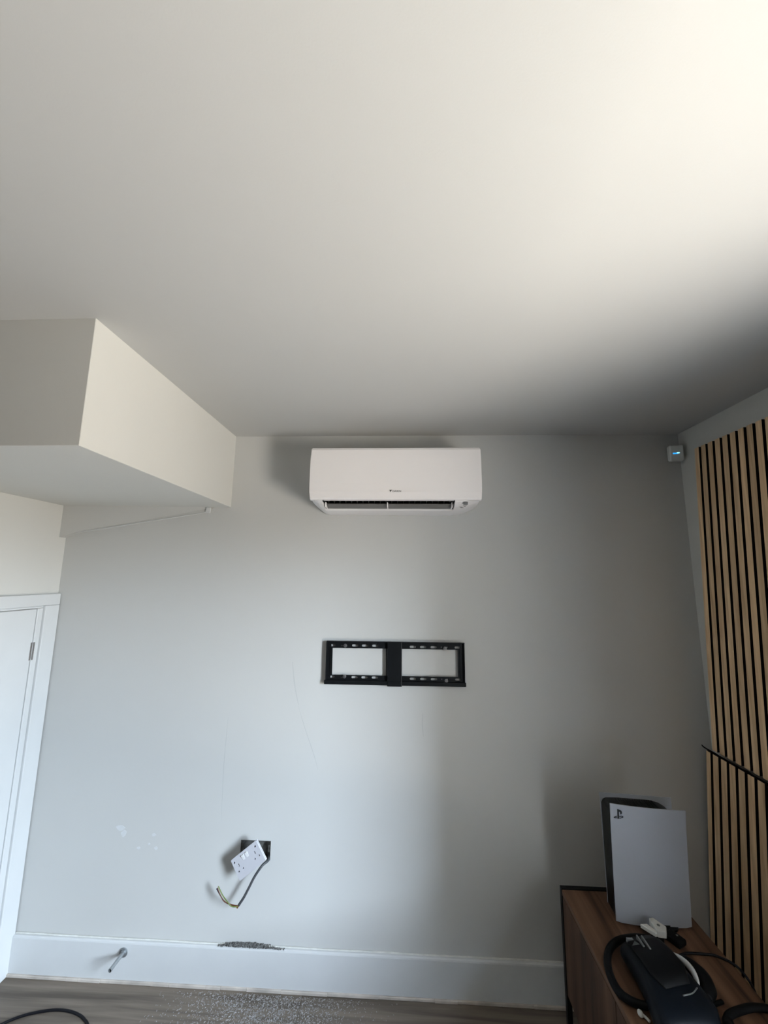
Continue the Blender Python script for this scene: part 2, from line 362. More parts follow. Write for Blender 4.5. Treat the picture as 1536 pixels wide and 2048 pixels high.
# ---------------------------------------------------------------- air conditioner
ac = thing('air_conditioner', 'white wall-mounted air conditioner with a curved front panel, high on the back wall', 'air conditioner', (-0.034, 0, 1.993))
X0, X1 = -0.378, 0.376
front = [(-0.190, 0.276), (-0.207, 0.2755), (-0.217, 0.271), (-0.222, 0.262), (-0.2255, 0.22), (-0.228, 0.16), (-0.2285, 0.11), (-0.2265, 0.07), (-0.222, 0.045), (-0.217, 0.0365), (-0.200, 0.0365), (-0.190, 0.0365)]
bm = bmesh.new(); extrude_x(front, X0, X1, bm)
es = [e for e in bm.edges if abs(e.verts[0].co.x - e.verts[1].co.x) < 1e-6 and e.verts[0].co.y < -0.195 and e.verts[1].co.y < -0.195]
bmesh.ops.bevel(bm, geom=es, offset=0.004, segments=2, affect='EDGES')
link('front_panel', fin(bm), 'acw', ac)
full = [(0, 0), (-0.05, 0.0), (-0.13, 0.005), (-0.170, 0.012), (-0.195, 0.021), (-0.208, 0.030), (-0.213, 0.037), (-0.19, 0.040), (-0.19, 0.270), (-0.17, 0.276), (0, 0.276)]
mid = [(0, 0), (-0.05, 0.0), (-0.118, 0.0042), (-0.128, 0.010), (-0.110, 0.06), (-0.14, 0.11), (-0.19, 0.12), (-0.19, 0.270), (-0.17, 0.276), (0, 0.276)]
OL, OR = -0.322, 0.262
bm = bmesh.new()
def cap(xa, xb, sgn):   # end cap that rounds off toward the outside, low down
    st = [(0, 0.0)] + [(t, (1 - math.cos(t * PI / 2))) for t in (0.35, 0.6, 0.8, 0.93, 1.0)]
    rings = []
    for t, q in st:
        x = xa + (xb - xa) * t
        ring = []
        for y, z in full:
            lift = max(0.0, 1 - z / 0.06) * 0.030 * q * (1 if z < 0.06 else 0)
            fwd = 0
            ring.append(bm.verts.new((x, y * (1 - 0.05 * q * (z < 0.06)), z + lift)))
        rings.append(ring)
    k = len(full)
    for A, B in zip(rings, rings[1:]):
        for i in range(k): bm.faces.new((A[i], A[(i + 1) % k], B[(i + 1) % k], B[i]))
    bm.faces.new(rings[0]); bm.faces.new(rings[-1])
cap(OL, X0 + 0.003, -1); cap(OR, X1 - 0.003, 1)
extrude_x(mid, OL, OR, bm)
link('housing', fin(bm), 'acw', ac)
link('outlet_duct', extrude_x([(-0.127, 0.012), (-0.109, 0.061), (-0.139, 0.112), (-0.19, 0.119), (-0.192, 0.117), (-0.14, 0.105), (-0.112, 0.06), (-0.131, 0.0135)], OL + 0.0015, OR - 0.0015), 'acd', ac)
for x in (OL + 0.0005, OR - 0.003): link('duct_side', box(x, x + 0.0025, -0.205, -0.112, 0.030, 0.11), 'acd', ac)
fin_me = extrude_x([(-0.196, 0.040), (-0.150, 0.030), (-0.125, 0.06), (-0.16, 0.10), (-0.19, 0.09)], 0, 0.0022)
fin_me.materials.append(M['acf'])
for k in range(22):
    o = bpy.data.objects.new('louvre_fin', fin_me); C.objects.link(o); o.parent = ac; o.location = (OL + 0.018 + k * (OR - OL - 0.036) / 21, 0, 0)
link('outlet_flap', extrude_x([(-0.168, 0.024), (-0.150, 0.0165), (-0.134, 0.0115), (-0.132, 0.0145), (-0.150, 0.0205), (-0.167, 0.028)], OL + 0.012, OR - 0.010), 'acg', ac)
for x in (OL + 0.006, -0.037, OR - 0.012):
    link('flap_clip', box(x, x + 0.005, -0.178, -0.130, 0.010, 0.033, 0.001, 1), 'acw', ac)
link('indicator_window', box(0.300, 0.3175, -0.2075, -0.1975, 0.0185, 0.0295), 'print', ac, rot=(0, 0, 0))
bm = bmesh.new()
for (x, y, z, ww) in ((0.3000, -0.190, 0.0185, 0.015), (0.303, -0.180, 0.0148, 0.009), (0.286, -0.1735, 0.0125, 0.012), (0.291, -0.166, 0.0105, 0.013)):
    add_box(bm, x, x + ww, y - 0.0013, y, z - 0.001, z + 0.0007)
link('panel_marks', fin(bm), 'acg', ac)
lt = text_mesh('DAIKIN', 0.0118, 0.0006, 0.0001)
link('lettering', lt, 'print', ac, loc=(-0.0115, -0.2272, 0.0695))
w_t = max(v.co.x for v in lt.vertices); lt.transform(Matrix.Diagonal((0.038 / w_t, 1, 0.92, 1)))
bm = bmesh.new(); a = [bm.verts.new(p) for p in ((-0.0245, -0.2278, 0.0785), (-0.0130, -0.2278, 0.0785), (-0.0205, -0.2276, 0.0690))]; bm.faces.new(a)
bmesh.ops.solidify(bm, geom=bm.faces[:], thickness=0.0005)
link('emblem', fin(bm), 'print', ac)

# ---------------------------------------------------------------- television bracket
KX = 1 / 4.518; SX = 0.6345 / 1243.0
def bx_(px, py):   # millimetre layout of the bracket measured across its face (x, z)
    return (-0.354 + (px - 141) * SX, 1.4015 - (py - 134) * (0.187 / 377.0) )
tb = thing('television_bracket', 'black slotted steel television wall bracket, empty, fixed to the back wall', 'tv bracket', (-0.036, 0, 1.31), rot=(0, math.radians(-0.15), 0))
def L(px, py):
    x, z = bx_(px, py); return x + 0.036, z - 1.31
def lrect(a, b, c, d): x0, z1 = L(a, c); x1, z0 = L(b, d); return x0, x1, z0, z1
for (ya, yb, sl, name) in ((136, 200, 176, 'top'), (440, 500, 458, 'bottom')):
    x0, x1, z0, z1 = lrect(147, 1392, ya, yb)
    holes = []
    for px in (198, 407, 497, 590, 930, 1023, 1117, 1333):
        cx, cz = L(px, sl + (4 if px > 700 else 0)); holes.append(slot(cx, cz, 0.029, 0.0098))
    for px in (286, 300, 1186, 1236):
        cx, cz = L(px, sl + 3); holes.append(slot(cx, cz, 0.006, 0.0058, 4))
    link('rail', plate(rect(x0, x1, z0, z1), holes, 0.003), 'blackm', tb, loc=(0, -0.010, 0))
# folded lips
x0, x1, z0, z1 = lrect(147, 1392, 136, 150); link('hook_lip', box(x0, x1, -0.024, -0.0105, z1 - 0.0035, z1, 0.001, 1), 'blackm', tb)
x0, x1, z0, z1 = lrect(135, 1398, 484, 520); link('hook_lip', box(x0, x1, -0.0245, -0.0105, z0, z1, 0.003, 2), 'blackm', tb)
for a, b in ((147, 202), (1330, 1390)):
    x0, x1, z0, z1 = lrect(a, b, 200, 440)
    bm = bmesh.new(); add_box(bm, x0, x1, -0.013, -0.010, z0 - 0.0005, z1 + 0.0005); xm = x0 if a < 500 else x1 - 0.003
    add_box(bm, xm, xm + 0.003, -0.024, -0.0132, z0 - 0.028, z1 + 0.028)
    xr = x1 - 0.010 if a < 500 else x0 + 0.010
    add_box(bm, xr, xr + 0.002, -0.0155, -0.0132, z0, z1)
    link('end_plate', fin(bm), 'blackm', tb)
x0, x1, z0, z1 = lrect(688, 838, 134, 528)
bm = bmesh.new(); add_box(bm, x0 + 0.006, x1 - 0.003, -0.027, -0.014, z0, z1, 0.003, 2)
add_box(bm, x0, x0 + 0.004, -0.018, -0.010, z0 + 0.02, z1 - 0.01); add_box(bm, x0 + 0.01, x1 - 0.008, -0.030, -0.0275, z0 + 0.012, z0 + 0.022, 0.001, 1)
link('centre_plate', fin(bm), 'blackm', tb)
for px, py in ((318, 178), (1219, 190), (316, 452), (1226, 474)):
    cx, cz = L(px, py); bm = bmesh.new()
    add_tube(bm, [(cx, -0.0132, cz), (cx, -0.0146, cz)], 0.0085, seg=16, sub=0)
    add_tube(bm, [(cx, -0.0147, cz), (cx, -0.0205, cz)], 0.0052, seg=6, sub=0)
    add_tube(bm, [(cx, -0.0206, cz), (cx, -0.0225, cz)], 0.0026, seg=8, sub=0)
    link('bolt', fin(bm), 'zinc', tb)
for a, b in ((0.02, 0), ):
    for px in (170, 1370):
        for py in (170, 470):
            cx, cz = L(px, py); link('wall_spacer', box(cx - 0.008, cx + 0.008, -0.0102, 0.0002, cz - 0.012, cz + 0.012), 'blackm', tb)

# ---------------------------------------------------------------- socket back box, loose socket plate, cable end
bxo = thing('back_box', 'open galvanised back box sunk in the wall behind the hanging socket', 'electrical box', ((BOX[0] + BOX[1]) / 2, 0, BOX[2]))
hw = (BOX[1] - BOX[0]) / 2 - 0.0008; hh = BOX[3] - BOX[2] - 0.001
bm = bmesh.new()
add_box(bm, -hw, hw, 0.033, 0.035, 0.001, hh); add_box(bm, -hw, -hw + 0.002, 0.001, 0.033, 0.001, hh); add_box(bm, hw - 0.002, hw, 0.001, 0.033, 0.001, hh)
add_box(bm, -hw, hw, 0.001, 0.033, 0.001, 0.003); add_box(bm, -hw, hw, 0.001, 0.033, hh - 0.002, hh)
link('box_shell', fin(bm), 'galv', bxo)
for x in (-hw + 0.003, hw - 0.011):
    link('fixing_lug', plate(rect(x, x + 0.008, hh * 0.5 - 0.008, hh * 0.5 + 0.02), [slot(x + 0.004, hh * 0.5 + 0.006, 0.004, 0.0039, 4)], 0.0015), 'galv', bxo, loc=(0, 0.006, 0))
for x, z in ((-0.03, 0.03), (0.03, 0.03)): link('knockout', tube([(x, 0.0328, z), (x, 0.0315, z)], 0.011, seg=16, sub=0), 'galv', bxo)

R3 = Matrix(((0.771, 0.187, -0.609), (-0.092, 0.979, 0.184), (0.630, -0.086, 0.772))).to_euler()
sk = thing('double_socket', 'white double plug socket hanging loose and tilted from its wall box', 'socket', (-0.644, -0.060, 0.509), rot=R3)
pw, ph = 0.0705, 0.0418
holes = []
for sx in (-1, 1):
    cx = sx * 0.0455 - 0.003 * (sx > 0)
    holes += [rect(cx - 0.0027, cx + 0.0027, 0.003, 0.0135), rect(cx - 0.0155, cx - 0.0082, -0.0140, -0.0088), rect(cx + 0.0082, cx + 0.0155, -0.0140, -0.0088)]
holes += [slot(-0.060, 0.0265, 0.0095, 0.0080, 4), slot(0.0545, 0.0265, 0.0095, 0.0080, 4)]
fp = plate(rrect(-pw, pw, -ph, ph, 0.005), holes, 0.006, 0.0)
link('faceplate', fp, 'socket', sk, loc=(0, -0.003, 0))
bm = bmesh.new(); add_box(bm, -pw + 0.001, pw - 0.001, -0.003, 0.000, -ph + 0.001, ph - 0.001, 0.001, 1); link('plate_backing', fin(bm), 'hole', sk)
bm = bmesh.new(); add_box(bm, -pw + 0.0002, pw - 0.0002, 0.0002, 0.0040, -ph + 0.0002, ph - 0.0002, 0.001, 1); add_box(bm, -0.055, 0.055, 0.004, 0.022, -0.026, 0.026, 0.003, 1); link('terminal_block', fin(bm), 'socket', sk)
for cx in (-0.018, 0.002):
    bm = bmesh.new(); v = [bm.verts.new(p) for p in ((cx, -0.0092, 0.012), (cx + 0.0115, -0.0092, 0.012), (cx + 0.0115, -0.0125, 0.030), (cx, -0.0125, 0.030), (cx, -0.0085, 0.034), (cx + 0.0115, -0.0085, 0.034))]
    bm.faces.new(v[:4]); bm.faces.new((v[3], v[2], v[5], v[4])); bm.faces.new((v[0], v[3], v[4])); bm.faces.new((v[1], v[5], v[2])); bm.faces.new((v[0], v[4], v[5], v[1]))
    link('rocker_switch', fin(bm), 'rocker', sk)

cb = thing('cut_cable', 'grey mains cable drooping from the wall box to a cut end with bare-ended wires', 'cable', (-0.590, 0.012, 0.480))
o3 = Vector((-0.590, 0.012, 0.480))
def rel(pts): return [Vector(p) - o3 for p in pts]
def atY(px, y): return px
sheath = [(-0.585, 0.022, 0.485), (-0.578, -0.006, 0.476), (-0.597, -0.030, 0.468), (-0.622, -0.045, 0.435), (-0.640, -0.050, 0.400), (-0.660, -0.052, 0.362), (-0.680, -0.052, 0.332)]
link('sheath', tube(rel(sheath), 0.0046, seg=10, flat=1.15), 'cable', cb, smooth=True)
link('inner_stub', tube(rel([(-0.679, -0.052, 0.334), (-0.686, -0.053, 0.323)]), 0.0040, seg=8, sub=0), 'copper', cb)
for nm, mt, pts in (('brown_wire', 'brown', [(-0.682, -0.053, 0.330), (-0.705, -0.055, 0.334), (-0.735, -0.058, 0.345), (-0.755, -0.056, 0.362), (-0.776, -0.052, 0.392)]),
                    ('earth_wire', 'earth', [(-0.682, -0.055, 0.329), (-0.708, -0.058, 0.331), (-0.728, -0.058, 0.348), (-0.752, -0.053, 0.368), (-0.772, -0.052, 0.398)]),
                    ('blue_wire', 'blue', [(-0.683, -0.051, 0.327), (-0.710, -0.050, 0.330), (-0.742, -0.051, 0.342), (-0.762, -0.050, 0.364), (-0.780, -0.050, 0.388)])):
    link(nm, tube(rel(pts), 0.0021, seg=8), mt, cb, smooth=True, label={'b': 'dark wire', 'e': 'green and yellow striped wire'}[nm[0]] if nm[0] in 'e' else None)

# ---------------------------------------------------------------- pipe stub on the baseboard
pp = thing('pipe_stub', 'short open-ended metal pipe poking out of the white baseboard', 'pipe', (-1.175, -0.018, 0.113))
bm = bmesh.new(); add_tube(bm, [(0, 0, 0), (0, -0.004, 0)], 0.0175, seg=24, sub=0); add_tube(bm, [(0, -0.0041, 0), (0, -0.009, 0)], 0.012, seg=20, sub=0)
link('collar', fin(bm), 'pipe', pp)
bm = bmesh.new()
rings = []
for r, y in ((0.0072, 0.0), (0.0072, -0.083), (0.0058, -0.083), (0.0058, -0.05)):
    rings.append([bm.verts.new((r * math.cos(a), y - 0.0001, r * math.sin(a))) for a in [2 * PI * k / 20 for k in range(20)]])
for A, B in zip(rings, rings[1:]):
    for k in range(20): bm.faces.new((A[k], A[(k + 1) % 20], B[(k + 1) % 20], B[k]))
bm.faces.new(rings[-1])
link('tube', fin(bm), 'pipe', pp, smooth=False)
link('pipe_bore', tube([(0, -0.0515, 0), (0, -0.0525, 0)], 0.0056, seg=16, sub=0), 'hole', pp)

# ---------------------------------------------------------------- corner sensor, white tab
sn = thing('motion_sensor', 'small white alarm sensor with a glowing blue light in the right ceiling corner', 'sensor', (1.2975, -0.034, 2.292), rot=(0, 0, math.radians(-9)))
link('sensor_body', box(-0.031, 0.029, -0.020, 0.012, -0.038, 0.038, 0.008, 4), 'sensor', sn)
link('mount_bracket', box(-0.010, 0.020, 0.0125, 0.0305, -0.026, 0.026, 0.003, 1), 'sensor', sn)
link('lens_light', box(-0.019, 0.003, -0.0208, -0.0195, -0.0075, -0.0015, 0.0006, 1), 'led', sn)
link('light_spot', box(-0.002, 0.009, -0.0214, -0.0195, -0.0050, 0.0005, 0.0006, 1), 'led2', sn)
t_ = link('wall_tab', box(-0.0125, 0.0125, -0.006, -0.0003, -0.014, 0.014, 0.002, 1), 'filler', None, loc=(-0.9655, -0.010, 2.014), rot=(0, 0.12, 0))
tag(t_, 'tiny white square tab on the back wall just under the bulkhead', 'tab')

# ---------------------------------------------------------------- oak slat panels on the right wall
def slat_panel(name, label, z0, z1, xf, lean, y0, skew, pitch, gap, n, first):
    """front face at x = xf + lean*(1-z); gap centres at y = y0 - k*pitch + skew*(1-z)"""
    t = thing(name, label, 'wall panel', (xf, y0, z0), group='oak slat wall panels')
    org = Vector((xf, y0, z0))
    def pt(x_in, y, z): return Vector((xf + lean * (1 - z) + x_in, y + skew * (1 - z), z)) - org
    def bar(ya, yb, xa, xb, za, zb):
        vs = [pt(x, y, z) for x in (xa, xb) for y in (ya, yb) for z in (za, zb)]
        return vs
    def put(nm, ya, yb, xa, xb, za, zb, mats, sides=None):
        bm = bmesh.new(); P = bar(ya, yb, xa, xb, za, zb)
        c = sum(P, Vector()) / 8
        v = [bm.verts.new(p - c) for p in P]
        for i, q in enumerate(((0, 1, 3, 2), (4, 6, 7, 5), (0, 4, 5, 1), (2, 3, 7, 6), (0, 2, 6, 4), (1, 5, 7, 3))):
            f = bm.faces.new([v[j] for j in q]); f.material_index = 0 if (sides is None or i == 0) else 1
        bmesh.ops.recalc_face_normals(bm, faces=bm.faces)
        me = bpy.data.meshes.new(nm); bm.to_mesh(me); bm.free()
        return link(nm, me, mats, t, loc=c)
    yl = first
    yr = y0 - (n - 1) * pitch + gap / 2 - pitch + gap
    put('felt_backing', yr, yl - 0.002, 0.0112, 0.0175, z0 + 0.001, z1 - 0.001, ['felt'])
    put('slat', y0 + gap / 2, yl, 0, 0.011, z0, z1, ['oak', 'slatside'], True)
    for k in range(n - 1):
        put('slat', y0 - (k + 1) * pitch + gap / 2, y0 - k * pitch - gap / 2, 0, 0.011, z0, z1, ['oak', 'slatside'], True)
    return t
slat_panel('slat_panel', 'upper oak slat panel on the right wall, rising to just under the ceiling', 0.998, 2.2855, 1.295, -0.020, -0.1044, 0.0441, 0.0401, 0.0135, 24, -0.0715)
slat_panel('slat_panel', 'lower oak slat panel on the right wall, running down behind the walnut unit', 0.03, 0.986, 1.287, -0.050, -0.077, 0.0527, 0.0428, 0.0135, 22, -0.047)
bpy.context.view_layer.update()
# torn black felt edge that sticks out along the joint
rnd = random.Random(5); fp_ = [(1.283, -0.028, 1.000), (1.281, -0.040, 0.9975)]
yy = -0.055
while yy > -0.62: fp_.append((1.2865 + 0.001 * rnd.random(), yy, 0.9905 + 0.003 * rnd.random())); yy -= 0.022
o = link('felt_strip', tube(fp_, 0.0028, seg=6, sub=2, flat=0.7), 'felt')
tag(o, 'ragged black felt strip poking out along the joint between the two slat panels', 'strip')

# ---------------------------------------------------------------- walnut media unit
UX0, UX1, UZ, UB, UY0, UY1 = 0.625, 1.045, 0.5, 0.150, -1.62, -0.135
mu = thing('media_unit', 'low walnut media unit with a black metal frame along the right wall', 'cabinet', ((UX0 + UX1) / 2, (UY0 + UY1) / 2, 0))
ox, oy = (UX0 + UX1) / 2, (UY0 + UY1) / 2; hx = (UX1 - UX0) / 2; hy = (UY1 - UY0) / 2
link('top_board', box(-hx, hx, -hy, hy, UZ - 0.020, UZ, 0.0015, 1), 'walnut', mu)
link('carcass', box(-hx + 0.019, hx, -hy + 0.001, hy - 0.001, UB, UZ - 0.0205), 'walnutf', mu)
ys = [UY1 - 0.002, -0.5335, -0.93, -1.325, UY0 + 0.002]
for a, b in zip(ys, ys[1:]):
    link('door', box(-hx + 0.0005, -hx + 0.018, b + 0.002 - oy, a - 0.002 - oy, UB + 0.001, UZ - 0.0225, 0.001, 1), 'walnutf', mu)
for y in (hy + 0.001, -hy - 0.019):
    for x in (-hx - 0.001, hx - 0.017): link('leg', box(x, x + 0.018, y, y + 0.018, 0.0, UZ + 0.002), 'blackm', mu)
    for z in (UZ - 0.016, 0.0): link('cross_rail', box(-hx + 0.0175, hx - 0.0175, y, y + 0.018, z, z + 0.018), 'blackm', mu)
for x in (-hx + 0.03, hx - 0.02): link('under_rail', box(x, x + 0.018, -hy, hy, UB - 0.020, UB - 0.001), 'blackm', mu)

# ---------------------------------------------------------------- games console
pc = thing('games_console', 'tall white and black games console standing upright on the walnut unit', 'console', (0.880, -0.255, UZ + 0.002), rot=(0, 0, math.radians(-3)))
# shells in local x (depth), z (height); local y<0 faces the camera
def shell(sgn, m_out, top_l, top_r, dx=0.0):
    bm = bmesh.new(); nx, nz = 14, 20; lay = []
    for side in (0, 1):
        g = []
        for j in range(nz + 1):
            t = j / nz; row = []
            for i in range(nx + 1):
                s = i / nx
                xl = -0.124 + dx + 0.001 * t
                xr = 0.126 + 0.013 * t
                x = xl + (xr - xl) * s
                zt = top_l + (top_r - top_l) * (1 - (1 - s) ** 2.0)
                zb = 0.008 - 0.005 * math.sin(s * PI) + 0.003 * (s < 0.03) + 0.003 * (s > 0.97)
                z = zb + (zt - zb) * t
                off = 0.0405 + 0.011 * (1 - s) ** 2 * (0.25 + 0.75 * t) + 0.004 * math.sin(PI * s) + 0.005 * t ** 3
                y = sgn * (off - (0.0035 if side else 0))
                row.append(bm.verts.new((x, y, z)))
            g.append(row)
        lay.append(g)
    for side, g in enumerate(lay):
        for j in range(nz):
            for i in range(nx):
                q = (g[j][i], g[j][i + 1], g[j + 1][i + 1], g[j + 1][i]); bm.faces.new(q if side == 0 else q[::-1])
    A, B = lay
    for i in range(nx):
        bm.faces.new((A[0][i], A[0][i + 1], B[0][i + 1], B[0][i])); bm.faces.new((A[nz][i], A[nz][i + 1], B[nz][i + 1], B[nz][i]))
    for j in range(nz):
        bm.faces.new((A[j][0], A[j + 1][0], B[j + 1][0], B[j][0])); bm.faces.new((A[j][nx], A[j + 1][nx], B[j + 1][nx], B[j][nx]))
    return link('side_shell', fin(bm), 'psw', pc)
sh = shell(-1, 'psw', 0.392, 0.378)
shell(1, 'psw', 0.377, 0.377, 0.007)
core = [(-0.115, 0.014), (0.118, 0.014), (0.121, 0.20), (0.119, 0.332), (0.108, 0.348), (0.088, 0.359), (0.055, 0.366), (-0.06, 0.368), (-0.100, 0.366), (-0.110, 0.361), (-0.115, 0.35), (-0.116, 0.2)]
cm = plate(core, [], 0.076, 0.0015); cm.transform(Matrix.Translation((0, 0.038, 0)))
link('black_core', cm, 'psb', pc)
bm = bmesh.new()
for k in range(16): add_box(bm, -0.07 + k * 0.0085, -0.067 + k * 0.0085, -0.028, 0.028, 0.362, 0.3715)
o = link('vent_fins', fin(bm), 'psb', pc); o['kind'] = 'stuff'
bm = bmesh.new(); add_tube(bm, [(0.03, 0, 0.0), (0.03, 0, 0.008)], 0.066, seg=36, sub=0); add_tube(bm, [(0.03, 0, 0.0081), (0.03, 0, 0.0118)], 0.05, seg=36, sub=0)
link('round_stand', fin(bm), 'psb', pc)
# emblem: an upright P over a lying S
def shp(pts, th=0.0006): return plate(pts, [], th)
ex, ez = -0.096, 0.357; ey = -0.0405 - 0.0118 * 0.78 - 0.0060 - 0.0012
def E_(pts): return [(ex + x * 0.0255, ez + z * 0.0255) for x, z in pts]
bm = bmesh.new()
for pts in (
    [(-0.12, -0.62), (0.10, -0.54), (0.10, 0.28), (0.14, 0.36), (0.24, 0.30), (0.26, 0.16), (0.26, 0.0), (0.40, 0.02), (0.50, 0.16), (0.50, 0.34), (0.42, 0.50), (0.24, 0.60), (0.02, 0.66), (-0.12, 0.68)],
    [(-0.16, -0.20), (-0.60, -0.36), (-0.66, -0.46), (-0.50, -0.54), (-0.30, -0.52), (-0.16, -0.47), (-0.16, -0.38), (-0.34, -0.43), (-0.44, -0.40), (-0.16, -0.30)],
    [(0.14, -0.24), (0.40, -0.18), (0.62, -0.22), (0.70, -0.32), (0.60, -0.42), (0.14, -0.58), (0.14, -0.47), (0.46, -0.36), (0.50, -0.30), (0.40, -0.28), (0.14, -0.35)]):
    me = shp(E_(pts)); b2 = bmesh.new(); b2.from_mesh(me); tmp = bpy.data.meshes.new('x'); b2.to_mesh(tmp); b2.free(); bm.from_mesh(tmp)
me = bpy.data.meshes.new('emblem'); bm.to_mesh(me); bm.free()
def shell_y(x, z):
    t = (z - 0.012) / 0.375; xl = -0.124 + 0.001 * t; xr = 0.126 + 0.013 * t; q = (x - xl) / (xr - xl)
    return -(0.0405 + 0.011 * (1 - q) ** 2 * (0.25 + 0.75 * t) + 0.004 * math.sin(PI * q) + 0.005 * t ** 3)
for v in me.vertices: v.co.y = shell_y(v.co.x, v.co.z) - 0.0004 + v.co.y
emb = link('emblem', me, 'psb', pc)

# ---------------------------------------------------------------- headset and small things on the unit
T = UZ + 0.0005
hs = thing('headset', 'black headset with a looped headband and a white trim, lying on the walnut unit', 'headset', (0.76, -0.52, T))
def loft(sections, m, name, sub=1):
    """sections: centre, half width vector, half height, power"""
    bm = bmesh.new(); rings = []
    for (c, hv, hh_, pw_) in sections:
        c = Vector(c); hv = Vector(hv); ring = []
        for k in range(20):
            a = 2 * PI * k / 20; ca, sa = math.cos(a), math.sin(a)
            ring.append(bm.verts.new(c + hv * (abs(ca) ** pw_ * (1 if ca > 0 else -1)) + Vector((0, 0, hh_)) * (abs(sa) ** pw_ * (1 if sa > 0 else -1))))
        rings.append(ring)
    for A, B in zip(rings, rings[1:]):
        for k in range(20): bm.faces.new((A[k], A[(k + 1) % 20], B[(k + 1) % 20], B[k]))
    bm.faces.new(rings[0][::-1]); bm.faces.new(rings[-1])
    return link(name, fin(bm), m, hs, smooth=True)
# the visor: long rounded body running toward the camera
loft([((-0.004, 0.120, 0.020), (0.040, 0.012, 0), 0.014, 0.8), ((-0.004, 0.105, 0.028), (0.060, 0.016, 0), 0.026, 0.7), ((0.000, 0.070, 0.034), (0.066, 0.020, 0), 0.033, 0.6),
      ((0.004, 0.020, 0.037), (0.070, 0.024, 0), 0.036, 0.55), ((0.006, -0.030, 0.038), (0.078, 0.028, 0), 0.037, 0.55), ((0.004, -0.080, 0.038), (0.088, 0.030, 0), 0.037, 0.55),
      ((0.004, -0.130, 0.036), (0.092, 0.024, 0), 0.035, 0.6), ((0.006, -0.165, 0.030), (0.070, 0.012, 0), 0.024, 0.8)], 'hsb', 'visor')
loft([((0.002, 0.100, 0.058), (0.046, 0.010, 0), 0.006, 0.8), ((0.006, 0.070, 0.068), (0.054, 0.014, 0), 0.008, 0.7), ((0.012, 0.020, 0.074), (0.056, 0.016, 0), 0.009, 0.6), ((0.014, -0.030, 0.076), (0.058, 0.016, 0), 0.008, 0.6), ((0.012, -0.075, 0.074), (0.040, 0.010, 0), 0.005, 0.7)], 'hsr', 'face_cushion')
link('headband', tube([(0.060, 0.165, 0.013), (0.015, 0.160, 0.016), (-0.045, 0.140, 0.018), (-0.090, 0.105, 0.018), (-0.118, 0.060, 0.017), (-0.131, 0.010, 0.016), (-0.128, -0.030, 0.015), (-0.108, -0.052, 0.015), (-0.078, -0.064, 0.016), (-0.040, -0.070, 0.022)],
                      lambda t: 0.0085 + 0.004 * abs(math.sin(t * 3.0)), seg=10, flat=0.9), 'hsr', hs, smooth=True)
link('white_trim', tube([(0.083, 0.070, 0.046), (0.100, 0.045, 0.048), (0.108, 0.015, 0.046), (0.104, -0.012, 0.040), (0.094, -0.030, 0.036)], lambda t: 0.0015 + 0.0085 * math.sin(PI * (0.08 + 0.84 * t)), seg=8, flat=0.7), 'hsw', hs, smooth=True)
link('side_pad', tube([(0.098, 0.075, 0.022), (0.122, 0.060, 0.024), (0.138, 0.020, 0.024), (0.132, -0.015, 0.022), (0.110, -0.040, 0.020)], lambda t: 0.010 + 0.012 * math.sin(PI * (0.1 + 0.8 * t)), seg=10), 'hsr', hs, smooth=True)
link('brass_edge', tube([(0.096, -0.034, 0.034), (0.100, -0.048, 0.030), (0.108, -0.062, 0.026)], 0.004, seg=8), 'offw', hs, smooth=True)
bm = bmesh.new(); add_box(bm, -0.046, -0.026, 0.076, 0.083, 0.060, 0.072, 0.001, 1); add_box(bm, -0.016, -0.011, 0.040, 0.080, 0.070, 0.083, 0.001, 1); add_box(bm, -0.002, 0.003, 0.030, 0.078, 0.070, 0.084, 0.001, 1)
link('buckle', fin(bm), 'buckle', hs)
bm = bmesh.new(); v = [bm.verts.new(p) for p in ((-0.046, 0.046, 0.0770), (-0.022, 0.046, 0.0815), (-0.030, 0.062, 0.0790))]; bm.faces.new(v); bmesh.ops.solidify(bm, geom=bm.faces[:], thickness=0.002)
link('tab', fin(bm), 'buckle', hs)
link('lower_highlight', tube([(0.010, -0.100, 0.075), (0.040, -0.092, 0.075), (0.066, -0.072, 0.072)], 0.0018, seg=6), 'buckle', hs, smooth=True)  # grey tube stands in for a curved highlight on the visor
link('short_strap', tube([(0.060, -0.055, 0.022), (0.100, -0.050, 0.012), (0.135, -0.040, 0.010), (0.156, -0.034, 0.010)], lambda t: 0.008 - 0.003 * t, seg=8), 'hsr', hs, smooth=True)

ad = thing('plug_adapter', 'small white plastic bracket lying against the foot of the console', 'adapter', (0.850, -0.350, T))
bm = bmesh.new()
for pts in ([(-0.030, 0.012), (0.004, -0.006), (0.000, -0.014), (-0.012, -0.014), (-0.030, 0.003)], ):
    pass
def wedge(pts, z0, z1):
    bm = bmesh.new(); a = [bm.verts.new((x, y, z0)) for x, y in pts]; b = [bm.verts.new((x, y, z1)) for x, y in pts]
    bm.faces.new(a[::-1]); bm.faces.new(b); k = len(pts)
    for i in range(k): bm.faces.new((a[i], a[(i + 1) % k], b[(i + 1) % k], b[i]))
    bmesh.ops.bevel(bm, geom=bm.edges[:], offset=0.0012, segments=1, affect='EDGES'); return fin(bm)
link('arm', wedge([(-0.040, 0.010), (-0.016, 0.012), (0.004, -0.022), (-0.010, -0.026)], 0.030, 0.042), 'offw', ad)
link('arm', wedge([(-0.002, 0.024), (0.014, 0.028), (0.036, -0.008), (0.022, -0.030), (-0.004, -0.026)], 0.030, 0.050), 'offw', ad)
link('screw_hole', tube([(0.013, -0.004, 0.0502), (0.013, -0.004, 0.0508)], 0.005, seg=12, sub=0), 'buckle', ad)
link('foot', box(-0.010, 0.020, -0.020, 0.004, 0, 0.030, 0.002, 1), 'hsr', ad)
